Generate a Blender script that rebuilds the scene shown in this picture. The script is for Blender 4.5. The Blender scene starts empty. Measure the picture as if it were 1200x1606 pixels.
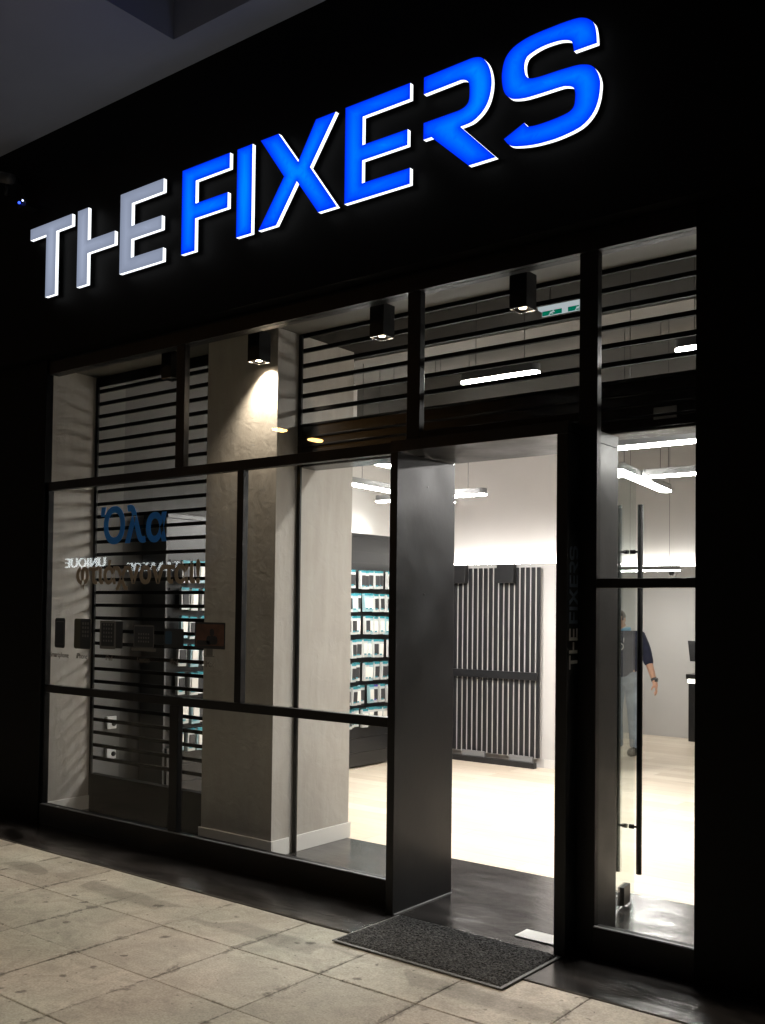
import bpy, bmesh, math, random
from mathutils import Vector, Matrix
R = math.radians
scene = bpy.context.scene
C = scene.collection
random.seed(7)

# ------------------------------------------------------------------ camera
cam_d = bpy.data.cameras.new('camera')
cam = bpy.data.objects.new('camera', cam_d); C.objects.link(cam)
CAM = Vector((0.338, -4.317, 1.6))
yaw, pitch, roll = 0.6605, 0.0271, 0.0118
fw = Vector((-math.sin(yaw)*math.cos(pitch), math.cos(yaw)*math.cos(pitch), math.sin(pitch)))
rt = Vector((math.cos(yaw), math.sin(yaw), 0)); up = rt.cross(fw)
r2 = rt*math.cos(roll) + up*math.sin(roll); u2 = -rt*math.sin(roll) + up*math.cos(roll)
m = Matrix((r2, u2, -fw)).transposed().to_4x4(); m.translation = CAM
cam.matrix_world = m
cam_d.sensor_fit = 'VERTICAL'; cam_d.sensor_height = 36
cam_d.lens = 1572.2/1606*36
cam_d.shift_y = 108.8/1606
cam_d.clip_start = 0.05; cam_d.clip_end = 500
scene.camera = cam

# ------------------------------------------------------------------ world, exposure
w = bpy.data.worlds.new('World'); scene.world = w; w.use_nodes = True
bg = w.node_tree.nodes['Background']
bg.inputs[0].default_value = (0.20, 0.26, 0.45, 1); bg.inputs[1].default_value = 0.02
scene.view_settings.view_transform = 'Standard'
scene.view_settings.look = 'None'
scene.view_settings.exposure = 0.0
scene.view_settings.gamma = 1

# ------------------------------------------------------------------ materials
M = {}
def nodes(name):
    m = bpy.data.materials.new(name); m.use_nodes = True; M[name] = m
    nt = m.node_tree
    return m, nt, nt.nodes['Principled BSDF']
def N(nt, t, **k):
    n = nt.nodes.new(t)
    for a, b in k.items(): setattr(n, a, b)
    return n
def mat(name, col, rough=.5, metal=0, bump=0, bscale=40, var=0, vscale=3, spec=None, emit=None, es=0, rvar=0):
    m, nt, b = nodes(name); L = nt.links
    b.inputs['Base Color'].default_value = (*col, 1)
    b.inputs['Roughness'].default_value = rough
    b.inputs['Metallic'].default_value = metal
    if spec is not None: b.inputs['Specular IOR Level'].default_value = spec
    if emit: b.inputs['Emission Color'].default_value = (*emit, 1); b.inputs['Emission Strength'].default_value = es
    if var or bump or rvar:
        tc = N(nt, 'ShaderNodeTexCoord')
    if var or rvar:
        no = N(nt, 'ShaderNodeTexNoise'); no.inputs['Scale'].default_value = vscale; no.inputs['Detail'].default_value = 6
        L.new(tc.outputs['Object'], no.inputs['Vector'])
    if var:
        mr = N(nt, 'ShaderNodeMapRange'); mr.inputs[1].default_value = .3; mr.inputs[2].default_value = .7
        mr.inputs[3].default_value = 1-var; mr.inputs[4].default_value = 1+var
        L.new(no.outputs[0], mr.inputs[0])
        hs = N(nt, 'ShaderNodeHueSaturation'); hs.inputs['Color'].default_value = (*col, 1)
        L.new(mr.outputs[0], hs.inputs['Value']); L.new(hs.outputs[0], b.inputs['Base Color'])
    if rvar:
        mr = N(nt, 'ShaderNodeMapRange'); mr.inputs[1].default_value = .3; mr.inputs[2].default_value = .7
        mr.inputs[3].default_value = max(rough-rvar, .03); mr.inputs[4].default_value = rough+rvar
        L.new(no.outputs[0], mr.inputs[0]); L.new(mr.outputs[0], b.inputs['Roughness'])
    if bump:
        n2 = N(nt, 'ShaderNodeTexNoise'); n2.inputs['Scale'].default_value = bscale; n2.inputs['Detail'].default_value = 5
        L.new(tc.outputs['Object'], n2.inputs['Vector'])
        bp = N(nt, 'ShaderNodeBump'); bp.inputs['Strength'].default_value = bump; bp.inputs['Distance'].default_value = .01
        L.new(n2.outputs[0], bp.inputs['Height']); L.new(bp.outputs[0], b.inputs['Normal'])
    return m
mat('black_frame', (.004, .004, .0045), .42, bump=.06, bscale=60, rvar=.06, vscale=5, spec=.25)
mat('black_steel', (.0065, .007, .0082), .38, bump=.05, bscale=25, var=.25, vscale=4, rvar=.1, spec=.3)
mat('fascia_black', (.0012, .0012, .0014), .6, bump=.05, bscale=8, spec=.12)
mat('grille_black', (.003, .003, .003), .7, spec=.12)
mat('rolling_shutter', (.008, .008, .009), .25, spec=.35)
mat('camera_grey', (.05, .05, .05), .5)
mat('white_wall', (.66, .635, .61), .8, bump=.03, bscale=70, var=.03, vscale=2)
mat('grey_wall', (.50, .485, .47), .85, bump=.03, bscale=70, var=.03, vscale=2)
mat('bay_plaster', (.15, .142, .125), .85, bump=.05, bscale=30)
mat('half_shaded_wall', (.15, .147, .14), .85, bump=.03, bscale=70)
mat('shaded_wall', (.10, .098, .095), .85, bump=.03, bscale=70)  # darker wall colours here stand in for shade behind the grille
mat('skirting', (.62, .60, .57), .45)
mat('soffit_paint', (.25, .28, .37), .9, bump=.1, bscale=12, var=.08, vscale=1.2)
mat('ceiling_paint', (.14, .134, .125), .9, bump=.05, bscale=20, var=.06, vscale=1.5)
mat('shelf_black', (.012, .012, .013), .4, bump=.03, bscale=30)
mat('shelf_side', (.07, .07, .07), .6)
mat('slat_black', (.010, .0105, .012), .42, bump=.03, bscale=20)
mat('carton_white', (.48, .48, .47), .45)
mat('carton_teal', (.03, .22, .27), .45)
mat('carton_pale_teal', (.28, .42, .46), .35)
mat('carton_violet', (.06, .05, .32), .45)
mat('case_dark', (.035, .035, .037), .35)
mat('case_grey', (.33, .31, .29), .4)
mat('case_cream', (.68, .65, .60), .4)
mat('handle_black', (.006, .006, .006), .7, spec=.12)
mat('steel', (.45, .45, .46), .25, metal=1)
mat('white_plastic', (.7, .7, .7), .4)
mat('white_panel', (.78, .77, .74), .35)
mat('backing_grey', (.5, .485, .47), .6)
mat('jamb_letter', (.5, .5, .5), .4)
mat('jamb_letter_blue', (.12, .16, .22), .4)
mat('rubber', (.10, .10, .095), .6, bump=.1, bscale=100)
mat('decal_blue', (.01, .24, .85), .5)
mat('decal_taupe', (.34, .28, .21), .6)
mat('decal_caption', (.10, .085, .07), .6)
mat('decal_black', (.012, .012, .012), .3)
mat('decal_grey', (.13, .13, .12), .4)
mat('decal_olive', (.06, .06, .03), .4)
mat('jamb_grey', (.20, .20, .20), .4)
mat('jamb_blue', (.010, .022, .05), .25)
mat('screen_blue', (.01, .05, .09), .3)
mat('skin', (.62, .36, .25), .55)
mat('hair', (.09, .06, .045), .7)
mat('navy', (.018, .022, .05), .85, bump=.2, bscale=60, var=.3, vscale=9)
mat('pale_blue', (.10, .38, .62), .7)
mat('denim', (.30, .34, .40), .85, bump=.4, bscale=25, var=.35, vscale=9)
mat('shoe', (.02, .018, .016), .5)
mat('cord_white', (.75, .75, .73), .6)
mat('asphalt', (.045, .045, .047), .85, bump=.4, bscale=90, var=.2, vscale=2)
mat('kerb_stone', (.25, .24, .22), .85, bump=.3, bscale=60, var=.15, vscale=4)
mat('facade_paint', (.16, .15, .14), .85, var=.15, vscale=.6)
mat('dark_window', (.015, .018, .022), .1)
mat('galvanised', (.25, .25, .25), .5, metal=.8)
mat('pole_green', (.03, .035, .03), .5)

def emis(name, col, s):
    m = bpy.data.materials.new(name); m.use_nodes = True; M[name] = m
    nt = m.node_tree; nt.nodes.remove(nt.nodes['Principled BSDF'])
    e = N(nt, 'ShaderNodeEmission'); e.inputs[0].default_value = (*col, 1); e.inputs[1].default_value = s
    nt.links.new(e.outputs[0], nt.nodes['Material Output'].inputs[0])
    return m
emis('tube', (1, .965, .925), 130)
emis('cove', (1, .965, .925), 42)
emis('letter_side', (.93, .97, 1), 1.7)
emis('bulb', (1, .80, .58), 25)
emis('bulb_dim', (1, .80, .58), 6)
emis('street_bulb', (1, .50, .15), 150)
emis('added_bulb', (1, .80, .56), 60)
emis('exit_white', (.85, .95, 1), .5)
emis('exit_green', (.0, .22, .14), .6)
emis('led_blue', (.03, .08, 1), 3)
emis('led_pale', (.5, .6, 1), 4)
emis('far_sign', (.9, .97, 1), 13)
emis('counter_led', (1, .93, .80), 5)

def letter_face(name, edge, mid, s):
    m = bpy.data.materials.new(name); m.use_nodes = True; M[name] = m
    nt = m.node_tree; nt.nodes.remove(nt.nodes['Principled BSDF'])
    a = N(nt, 'ShaderNodeAttribute'); a.attribute_name = 'glow'
    mx = N(nt, 'ShaderNodeMix', data_type='RGBA'); mx.inputs[6].default_value = (*edge, 1); mx.inputs[7].default_value = (*mid, 1)
    nt.links.new(a.outputs['Fac'], mx.inputs[0])
    e = N(nt, 'ShaderNodeEmission'); e.inputs[1].default_value = s
    nt.links.new(mx.outputs[2], e.inputs[0]); nt.links.new(e.outputs[0], nt.nodes['Material Output'].inputs[0])
letter_face('face_blue', (.0, .03, 1), (.0, .23, 1), 1.0)
letter_face('face_white', (.23, .265, .36), (.34, .39, .52), 1.0)

def glass(name, tint=(1, 1, 1), boost=1.0):
    m = bpy.data.materials.new(name); m.use_nodes = True; M[name] = m
    nt = m.node_tree; L = nt.links; nt.nodes.remove(nt.nodes['Principled BSDF'])
    lw = N(nt, 'ShaderNodeLayerWeight'); lw.inputs[0].default_value = .5
    p = N(nt, 'ShaderNodeMath', operation='POWER'); p.inputs[1].default_value = 5
    L.new(lw.outputs['Facing'], p.inputs[0])
    ma = N(nt, 'ShaderNodeMath', operation='MULTIPLY_ADD'); ma.inputs[1].default_value = .9; ma.inputs[2].default_value = .016*boost
    L.new(p.outputs[0], ma.inputs[0])
    t = N(nt, 'ShaderNodeBsdfTransparent'); t.inputs[0].default_value = (*tint, 1)
    g = N(nt, 'ShaderNodeBsdfGlossy'); g.inputs['Roughness'].default_value = 0.0
    mx = N(nt, 'ShaderNodeMixShader')
    L.new(ma.outputs[0], mx.inputs[0]); L.new(t.outputs[0], mx.inputs[1]); L.new(g.outputs[0], mx.inputs[2])
    L.new(mx.outputs[0], nt.nodes['Material Output'].inputs[0])
glass('glass', (.97, .98, .97))
glass('door_glass', (.93, .97, .96), 3.2)

# rough trowelled plaster of columns and side wall
def plaster():
    m, nt, b = nodes('plaster'); L = nt.links
    tc = N(nt, 'ShaderNodeTexCoord')
    n1 = N(nt, 'ShaderNodeTexNoise'); n1.inputs['Scale'].default_value = 2.2; n1.inputs['Detail'].default_value = 7
    mp = N(nt, 'ShaderNodeMapping'); mp.inputs['Rotation'].default_value = (R(38), R(50), R(20)); mp.inputs['Scale'].default_value = (9, 9, 1.8)
    n2 = N(nt, 'ShaderNodeTexNoise'); n2.inputs['Scale'].default_value = 1.5; n2.inputs['Detail'].default_value = 5
    L.new(tc.outputs['Object'], n1.inputs['Vector']); L.new(tc.outputs['Object'], mp.inputs['Vector']); L.new(mp.outputs[0], n2.inputs['Vector'])
    ad = N(nt, 'ShaderNodeMath', operation='ADD'); L.new(n1.outputs[0], ad.inputs[0]); L.new(n2.outputs[0], ad.inputs[1])
    cr = N(nt, 'ShaderNodeValToRGB'); cr.color_ramp.elements[0].position = .35; cr.color_ramp.elements[1].position = .68
    cr.color_ramp.elements[0].color = (.35, .322, .288, 1); cr.color_ramp.elements[1].color = (.42, .396, .362, 1)
    hv = N(nt, 'ShaderNodeMath', operation='MULTIPLY'); hv.inputs[1].default_value = .5
    L.new(ad.outputs[0], hv.inputs[0]); L.new(hv.outputs[0], cr.inputs[0]); L.new(cr.outputs[0], b.inputs['Base Color'])
    b.inputs['Roughness'].default_value = .8
    n3 = N(nt, 'ShaderNodeTexNoise'); n3.inputs['Scale'].default_value = 9; n3.inputs['Detail'].default_value = 3; n3.inputs['Distortion'].default_value = 1.2
    L.new(tc.outputs['Object'], n3.inputs['Vector'])
    a2 = N(nt, 'ShaderNodeMath', operation='ADD'); L.new(n3.outputs[0], a2.inputs[0]); L.new(n2.outputs[0], a2.inputs[1])
    bp = N(nt, 'ShaderNodeBump'); bp.inputs['Strength'].default_value = .30; bp.inputs['Distance'].default_value = .012
    L.new(a2.outputs[0], bp.inputs['Height']); L.new(bp.outputs[0], b.inputs['Normal'])
plaster()

# polished black resin threshold
def resin():
    m, nt, b = nodes('black_resin'); L = nt.links
    tc = N(nt, 'ShaderNodeTexCoord')
    n1 = N(nt, 'ShaderNodeTexNoise'); n1.inputs['Scale'].default_value = 2.6; n1.inputs['Detail'].default_value = 12; n1.inputs['Roughness'].default_value = .68; n1.inputs['Distortion'].default_value = 1.3
    m1 = N(nt, 'ShaderNodeMapping'); m1.inputs['Scale'].default_value = (.7, 1.8, 1); L.new(tc.outputs['Object'], m1.inputs[0]); L.new(m1.outputs[0], n1.inputs['Vector'])
    cr = N(nt, 'ShaderNodeValToRGB'); cr.color_ramp.elements[0].position = .36; cr.color_ramp.elements[1].position = .70
    cr.color_ramp.elements[0].color = (.007, .0065, .006, 1); cr.color_ramp.elements[1].color = (.062, .056, .054, 1)
    L.new(n1.outputs[0], cr.inputs[0]); L.new(cr.outputs[0], b.inputs['Base Color'])
    n2 = N(nt, 'ShaderNodeTexNoise'); n2.inputs['Scale'].default_value = 3; n2.inputs['Detail'].default_value = 10; n2.inputs['Roughness'].default_value = .65; n2.inputs['Distortion'].default_value = .6
    mp = N(nt, 'ShaderNodeMapping'); mp.inputs['Scale'].default_value = (.8, 2.0, 1)
    L.new(tc.outputs['Object'], mp.inputs[0]); L.new(mp.outputs[0], n2.inputs['Vector'])
    mr = N(nt, 'ShaderNodeMapRange'); mr.inputs[1].default_value = .35; mr.inputs[2].default_value = .65; mr.inputs[3].default_value = .04; mr.inputs[4].default_value = .24
    L.new(n2.outputs[0], mr.inputs[0]); L.new(mr.outputs[0], b.inputs['Roughness'])
    bp = N(nt, 'ShaderNodeBump'); bp.inputs['Strength'].default_value = .55; bp.inputs['Distance'].default_value = .008
    b.inputs['IOR'].default_value = 2.0
    L.new(n2.outputs[0], bp.inputs['Height']); L.new(bp.outputs[0], b.inputs['Normal'])
resin()

def wood():
    m, nt, b = nodes('pale_wood'); L = nt.links
    tc = N(nt, 'ShaderNodeTexCoord')
    br = N(nt, 'ShaderNodeTexBrick'); br.offset = .37; br.inputs['Scale'].default_value = 1
    br.inputs['Brick Width'].default_value = 1.2; br.inputs['Row Height'].default_value = .19
    br.inputs['Mortar Size'].default_value = .0015
    br.inputs['Color1'].default_value = (.66, .58, .48, 1); br.inputs['Color2'].default_value = (.53, .44, .34, 1); br.inputs['Mortar'].default_value = (.30, .23, .17, 1)
    L.new(tc.outputs['Object'], br.inputs['Vector'])
    mp = N(nt, 'ShaderNodeMapping'); mp.inputs['Scale'].default_value = (1.2, 14, 1)
    n = N(nt, 'ShaderNodeTexNoise'); n.inputs['Scale'].default_value = 2.5; n.inputs['Detail'].default_value = 6
    L.new(tc.outputs['Object'], mp.inputs[0]); L.new(mp.outputs[0], n.inputs['Vector'])
    mx = N(nt, 'ShaderNodeMix', data_type='RGBA', blend_type='MULTIPLY'); mx.inputs[0].default_value = .35
    L.new(br.outputs[0], mx.inputs[6]); L.new(n.outputs[0], mx.inputs[7])
    cr = N(nt, 'ShaderNodeHueSaturation'); cr.inputs['Value'].default_value = 1.35
    L.new(mx.outputs[2], cr.inputs['Color']); L.new(cr.outputs[0], b.inputs['Base Color'])
    b.inputs['Roughness'].default_value = .45
wood()

def concrete():
    m, nt, b = nodes('concrete_slab'); L = nt.links
    tc = N(nt, 'ShaderNodeTexCoord'); geo = N(nt, 'ShaderNodeNewGeometry')
    def noise(s, d=6, dist=0, r=.5):
        n = N(nt, 'ShaderNodeTexNoise'); n.inputs['Scale'].default_value = s; n.inputs['Detail'].default_value = d
        n.inputs['Distortion'].default_value = dist; n.inputs['Roughness'].default_value = r
        L.new(tc.outputs['Object'], n.inputs['Vector']); return n
    def rng(src, a, bb, c, d):
        r = N(nt, 'ShaderNodeMapRange'); r.inputs[1].default_value = a; r.inputs[2].default_value = bb; r.inputs[3].default_value = c; r.inputs[4].default_value = d
        L.new(src, r.inputs[0]); return r.outputs[0]
    def mul(a, c):
        x = N(nt, 'ShaderNodeMath', operation='MULTIPLY'); L.new(a, x.inputs[0]); L.new(c, x.inputs[1]); return x.outputs[0]
    big = rng(noise(1.3, 8, .7, .62).outputs[0], .32, .68, .94, 1.13)
    mid = rng(noise(6, 8, 1.2, .66).outputs[0], .36, .60, .84, 1.08)
    fine = rng(noise(110, 5).outputs[0], .3, .7, .80, 1.16)
    isl = rng(geo.outputs['Random Per Island'], 0, 1, .90, 1.10)
    # dark irregular spots: gum and drips
    def spots(sc, th, val):
        v = N(nt, 'ShaderNodeTexVoronoi'); v.inputs['Scale'].default_value = sc
        wn = noise(22, 4, 0)
        mv = N(nt, 'ShaderNodeVectorMath', operation='MULTIPLY_ADD'); mv.inputs[1].default_value = (.06, .04, 0)
        L.new(wn.outputs['Color'], mv.inputs[0]); L.new(tc.outputs['Object'], mv.inputs[2]); L.new(mv.outputs[0], v.inputs['Vector'])
        sep = N(nt, 'ShaderNodeSeparateColor'); L.new(v.outputs['Color'], sep.inputs[0])
        t = N(nt, 'ShaderNodeMath', operation='MULTIPLY'); t.inputs[1].default_value = th; L.new(sep.outputs[0], t.inputs[0])
        lt = N(nt, 'ShaderNodeMath', operation='SUBTRACT'); L.new(v.outputs['Distance'], lt.inputs[0]); L.new(t.outputs[0], lt.inputs[1])
        return rng(lt.outputs[0], -.02, .03, val, 1)
    sp = mul(spots(3.6, .13, .42), mul(spots(8, .16, .45), spots(19, .14, .5)))
    # worn band left by wheels, parallel with the shop front
    sx = N(nt, 'ShaderNodeSeparateXYZ'); L.new(tc.outputs['Object'], sx.inputs[0])
    wob = noise(2.2, 5); wy = N(nt, 'ShaderNodeMath', operation='MULTIPLY_ADD'); wy.inputs[1].default_value = .09
    L.new(wob.outputs[0], wy.inputs[0]); L.new(sx.outputs['Y'], wy.inputs[2])
    ab = N(nt, 'ShaderNodeMath', operation='ADD'); ab.inputs[1].default_value = .70; L.new(wy.outputs[0], ab.inputs[0])
    ab2 = N(nt, 'ShaderNodeMath', operation='ABSOLUTE'); L.new(ab.outputs[0], ab2.inputs[0])
    band0 = rng(ab2.outputs[0], .055, .09, .72, 1)
    brk = rng(noise(1.1, 2).outputs[0], .46, .5, 1, 0)
    band = N(nt, 'ShaderNodeMath', operation='MAXIMUM'); L.new(band0, band.inputs[0]); L.new(brk, band.inputs[1])
    # dirt packed along the joints that run away from the shop
    def mth(op, a, bval=None, bsock=None):
        x = N(nt, 'ShaderNodeMath', operation=op); L.new(a, x.inputs[0])
        if bsock is not None: L.new(bsock, x.inputs[1])
        elif bval is not None: x.inputs[1].default_value = bval
        return x.outputs[0]
    def joint(axis, off, pitch, w0, w1, val, nscale, lo):
        t = mth('ADD', sx.outputs[axis], off); t = mth('DIVIDE', t, pitch); t = mth('ADD', t, .5+200)
        t = mth('FRACT', t); t = mth('SUBTRACT', t, .5); t = mth('ABSOLUTE', t); t = mth('MULTIPLY', t, pitch)
        nz = noise(nscale, 7, .8, .65).outputs[0]
        wd = rng(nz, lo, lo+.22, w0, w1)
        q = mth('SUBTRACT', t, None, wd)
        return rng(q, -.004, .006, val, 1)
    dj = mul(joint('X', 1.545, .525, -.01, .045, .58, 5, .44), joint('Y', .455, .507, -.01, .018, .60, 6, .48))
    dj2 = rng(noise(30, 5).outputs[0], .35, .6, .0, 1)
    djm = N(nt, 'ShaderNodeMath', operation='MAXIMUM'); L.new(dj, djm.inputs[0]); L.new(mth('MULTIPLY', dj2, .95), djm.inputs[1])
    f = mul(mul(mul(big, mid), mul(fine, isl)), mul(mul(sp, djm.outputs[0]), band.outputs[0]))
    cc = N(nt, 'ShaderNodeMix', data_type='RGBA'); cc.inputs[6].default_value = (.41, .365, .31, 1); cc.inputs[7].default_value = (.36, .35, .295, 1)
    L.new(rng(noise(.8, 3).outputs[0], .4, .6, 0, 1), cc.inputs[0])
    hs = N(nt, 'ShaderNodeHueSaturation'); L.new(cc.outputs[2], hs.inputs['Color']); L.new(f, hs.inputs['Value'])
    L.new(hs.outputs[0], b.inputs['Base Color']); b.inputs['Roughness'].default_value = .75
    b.inputs['Specular IOR Level'].default_value = .3
    bp = N(nt, 'ShaderNodeBump'); bp.inputs['Strength'].default_value = .35; bp.inputs['Distance'].default_value = .006
    ad = N(nt, 'ShaderNodeMath', operation='ADD'); L.new(noise(45, 5).outputs[0], ad.inputs[0]); L.new(sp, ad.inputs[1])
    L.new(ad.outputs[0], bp.inputs['Height']); L.new(bp.outputs[0], b.inputs['Normal'])
concrete()
mat('joint_dirt', (.06, .053, .043), .95, bump=.5, bscale=60, var=.5, vscale=12)

def mat_coir():
    m, nt, b = nodes('mat_fibre'); L = nt.links
    tc = N(nt, 'ShaderNodeTexCoord')
    n = N(nt, 'ShaderNodeTexNoise'); n.inputs['Scale'].default_value = 95; n.inputs['Detail'].default_value = 3
    L.new(tc.outputs['Object'], n.inputs['Vector'])
    cr = N(nt, 'ShaderNodeValToRGB'); cr.color_ramp.elements[0].position = .42; cr.color_ramp.elements[1].position = .68
    cr.color_ramp.elements[0].color = (.010, .010, .010, 1); cr.color_ramp.elements[1].color = (.075, .073, .07, 1)
    L.new(n.outputs[0], cr.inputs[0]); L.new(cr.outputs[0], b.inputs['Base Color']); b.inputs['Roughness'].default_value = .9
    bp = N(nt, 'ShaderNodeBump'); bp.inputs['Strength'].default_value = 1; bp.inputs['Distance'].default_value = .01
    L.new(n.outputs[0], bp.inputs['Height']); L.new(bp.outputs[0], b.inputs['Normal'])
mat_coir()
mat('tv_picture', (.10, .04, .02), .4, var=.6, vscale=9)

# ------------------------------------------------------------------ mesh helpers
def new(): return bmesh.new()
def box(bm, x0, x1, y0, y1, z0, z1, bev=0):
    vs = [bm.verts.new((x, y, z)) for z in (z0, z1) for x, y in ((x0, y0), (x1, y0), (x1, y1), (x0, y1))]
    fs = [(0, 3, 2, 1), (4, 5, 6, 7), (0, 1, 5, 4), (1, 2, 6, 5), (2, 3, 7, 6), (3, 0, 4, 7)]
    ff = [bm.faces.new([vs[i] for i in f]) for f in fs]
    if bev:
        es = list({e for f in ff for e in f.edges})
        bmesh.ops.bevel(bm, geom=es, offset=bev, segments=2, affect='EDGES', profile=.5)
    return bm
def tube(bm, p, q, r, seg=12, r2=None, cap=True):
    p = Vector(p); q = Vector(q); d = (q-p); L = d.length; d.normalize()
    a = d.orthogonal().normalized(); b = d.cross(a)
    A = []; B = []
    for i in range(seg):
        t = 2*math.pi*i/seg; o = a*math.cos(t)+b*math.sin(t)
        A.append(bm.verts.new(p+o*r)); B.append(bm.verts.new(q+o*(r if r2 is None else r2)))
    for i in range(seg):
        j = (i+1) % seg; bm.faces.new((A[i], A[j], B[j], B[i]))
    if cap:
        bm.faces.new(A[::-1]); bm.faces.new(B)
def ball(bm, c, r, seg=12, sc=(1, 1, 1)):
    mt = Matrix.Translation(c) @ Matrix.Diagonal((r*sc[0], r*sc[1], r*sc[2], 1))
    bmesh.ops.create_uvsphere(bm, u_segments=seg, v_segments=max(6, seg//2), radius=1, matrix=mt)
def poly(bm, pts3, thick_vec):
    a = [bm.verts.new(p) for p in pts3]; t = Vector(thick_vec)
    b = [bm.verts.new(Vector(p)+t) for p in pts3]
    bm.faces.new(a); bm.faces.new(b[::-1])
    n = len(a)
    for i in range(n):
        j = (i+1) % n; bm.faces.new((a[j], a[i], b[i], b[j]))
def obj(name, bm, mt, parent=None, smooth=False, loc=None):
    me = bpy.data.meshes.new(name)
    bmesh.ops.recalc_face_normals(bm, faces=bm.faces[:])
    bm.to_mesh(me); bm.free()
    mts = mt if isinstance(mt, (list, tuple)) else [mt]
    for k in mts: me.materials.append(M[k] if isinstance(k, str) else k)
    if smooth:
        for p in me.polygons: p.use_smooth = True
    o = bpy.data.objects.new(name, me); C.objects.link(o)
    if parent: o.parent = parent
    return o
def tag(o, label=None, cat=None, group=None, kind=None):
    if label: o['label'] = label
    if cat: o['category'] = cat
    if group: o['group'] = group
    if kind: o['kind'] = kind
    return o
def thing(name, label, cat, loc=(0, 0, 0), rz=0, group=None):
    o = bpy.data.objects.new(name, None); C.objects.link(o); o.location = loc; o.rotation_euler = (0, 0, rz)
    o.empty_display_size = .1
    return tag(o, label, cat, group)
def B(name, mt, parent, *a, bev=0):
    """one box as an object; coordinates are in the parent's space"""
    return obj(name, box(new(), *a, bev=bev), mt, parent)
def copy_tree(o, parent=None):
    c = o.copy(); C.objects.link(c)
    if parent: c.parent = parent
    for ch in list(o.children): copy_tree(ch, c)
    return c
def text_mesh(name, body, size, mt, parent=None, ext=.0006, bold=0, squeeze=1):
    cu = bpy.data.curves.new(name, 'FONT'); cu.body = body; cu.size = size; cu.extrude = ext; cu.offset = bold
    cu.align_x = 'CENTER'; cu.align_y = 'CENTER'
    t = bpy.data.objects.new(name+'_tmp', cu); C.objects.link(t)
    bpy.context.view_layer.update()
    me = bpy.data.meshes.new_from_object(t.evaluated_get(bpy.context.evaluated_depsgraph_get()))
    bpy.data.objects.remove(t)
    me.materials.clear(); me.materials.append(M[mt])
    me.transform(Matrix.Diagonal((squeeze, 1, 1, 1)))
    me.name = name
    o = bpy.data.objects.new(name, me); C.objects.link(o)
    if parent: o.parent = parent
    return o

# ------------------------------------------------------------------ setting: ground
S = 'structure'
g = new(); box(g, -80, 60, -60, 30, -.6, -.165)
tag(obj('ground', g, 'asphalt'), kind=S)
g = new(); box(g, -80, 60, -14, -5.05, -.165, -.13)
tag(obj('road', g, 'asphalt'), kind=S)
g = new(); box(g, -80, 60, -60, -14.01, -.16, -.0); tag(obj('far_pavement', g, 'kerb_stone'), kind=S)
g = new(); box(g, -40, 25, -5.0, -.452, -.16, -.022); tag(obj('pavement_bed', g, 'joint_dirt'), kind=S)
g = new()
for i in range(50): box(g, -40+i*1.0+.004, -39+i*1.0-.004, -5.05-.14, -5.0-.002, -.16, -.004, bev=.008)
tag(obj('kerb', g, 'kerb_stone'), kind=S)
# paving slabs 0.525 x 0.512 m
g = new(); rnd = random.Random(3)
x0s = -1.545 - .525*34
for i in range(60):
    for j in range(9):
        xa = x0s+i*.525; xb = xa+.525
        yb = -.455-.507*j; ya = yb-.507
        gx = .001+rnd.random()*.0015; gy = .0012+rnd.random()*.0028
        h = -.006+rnd.uniform(-.002, .0015)
        n0 = len(g.verts)
        box(g, xa+gx, xb-gx, max(ya, -4.995)+gy, yb-gy, -.05, h, bev=.004)
        g.verts.ensure_lookup_table()
        cx = (xa+xb)/2; cy = (ya+yb)/2; tx = rnd.uniform(-.006, .006); ty = rnd.uniform(-.006, .006)
        for v in g.verts[n0:]:
            if v.co.z > -.03: v.co.z += (v.co.x-cx)*tx + (v.co.y-cy)*ty
tag(obj('pavement', g, 'concrete_slab'), kind=S)
g = new(); box(g, -10, 3, -.4525, 1.1, -.2, 0)
tag(obj('entrance_floor', g, 'black_resin'), kind=S)
g = new(); box(g, -10, 3, 1.1, 9, -.2, .0)
tag(obj('shop_floor', g, 'pale_wood'), kind=S)

# ------------------------------------------------------------------ the shop building
XL, XR = -6.347, 2.2
shop = thing('shop_building', 'dark shop front with a black fascia, tall framed windows and an open glass door', 'building')
# black facing piers left and right
B('pier', 'fascia_black', shop, -14, -6.16, -.03, .029, 0, 5.05)
B('pier', 'fascia_black', shop, -1.266, 6, -.03, .06, 0, 5.05)
B('party_wall', 'ceiling_paint', shop, 2.2, 6, .061, .6, 0, 5.05)
fa = new(); box(fa, -14, 6, -.113, -.031, 3.411, 5.05)
box(fa, -6.159, -1.267, -.0305, .10, 3.415, 5.05)
obj('fascia', fa, 'fascia_black', shop)
B('header_beam', 'black_frame', shop, -6.159, -1.267, -.012, .075, 3.305, 3.4105)
# overhead balcony slab with a coffer
so = new()
box(so, -14, 6, -.37, -.1135, 5.05, 5.5); box(so, -14, -4.39, -3.1, -.3705, 5.05, 5.5)
box(so, -4.3895, 6, -3.1, -2.4, 5.05, 5.5); box(so, -4.3895, 6, -2.3995, -.3705, 5.44, 5.52)
box(so, 1.6, 6, -2.3995, -.3705, 5.05, 5.4395)
box(so, -14, 6, -.113, 9, 5.0505, 5.5)
obj('soffit', so, 'soffit_paint', shop)
# display bay ceiling
B('bay_ceiling', 'bay_plaster', shop, -6.347, -1.0, .0755, .60, 3.412, 3.52)
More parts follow.
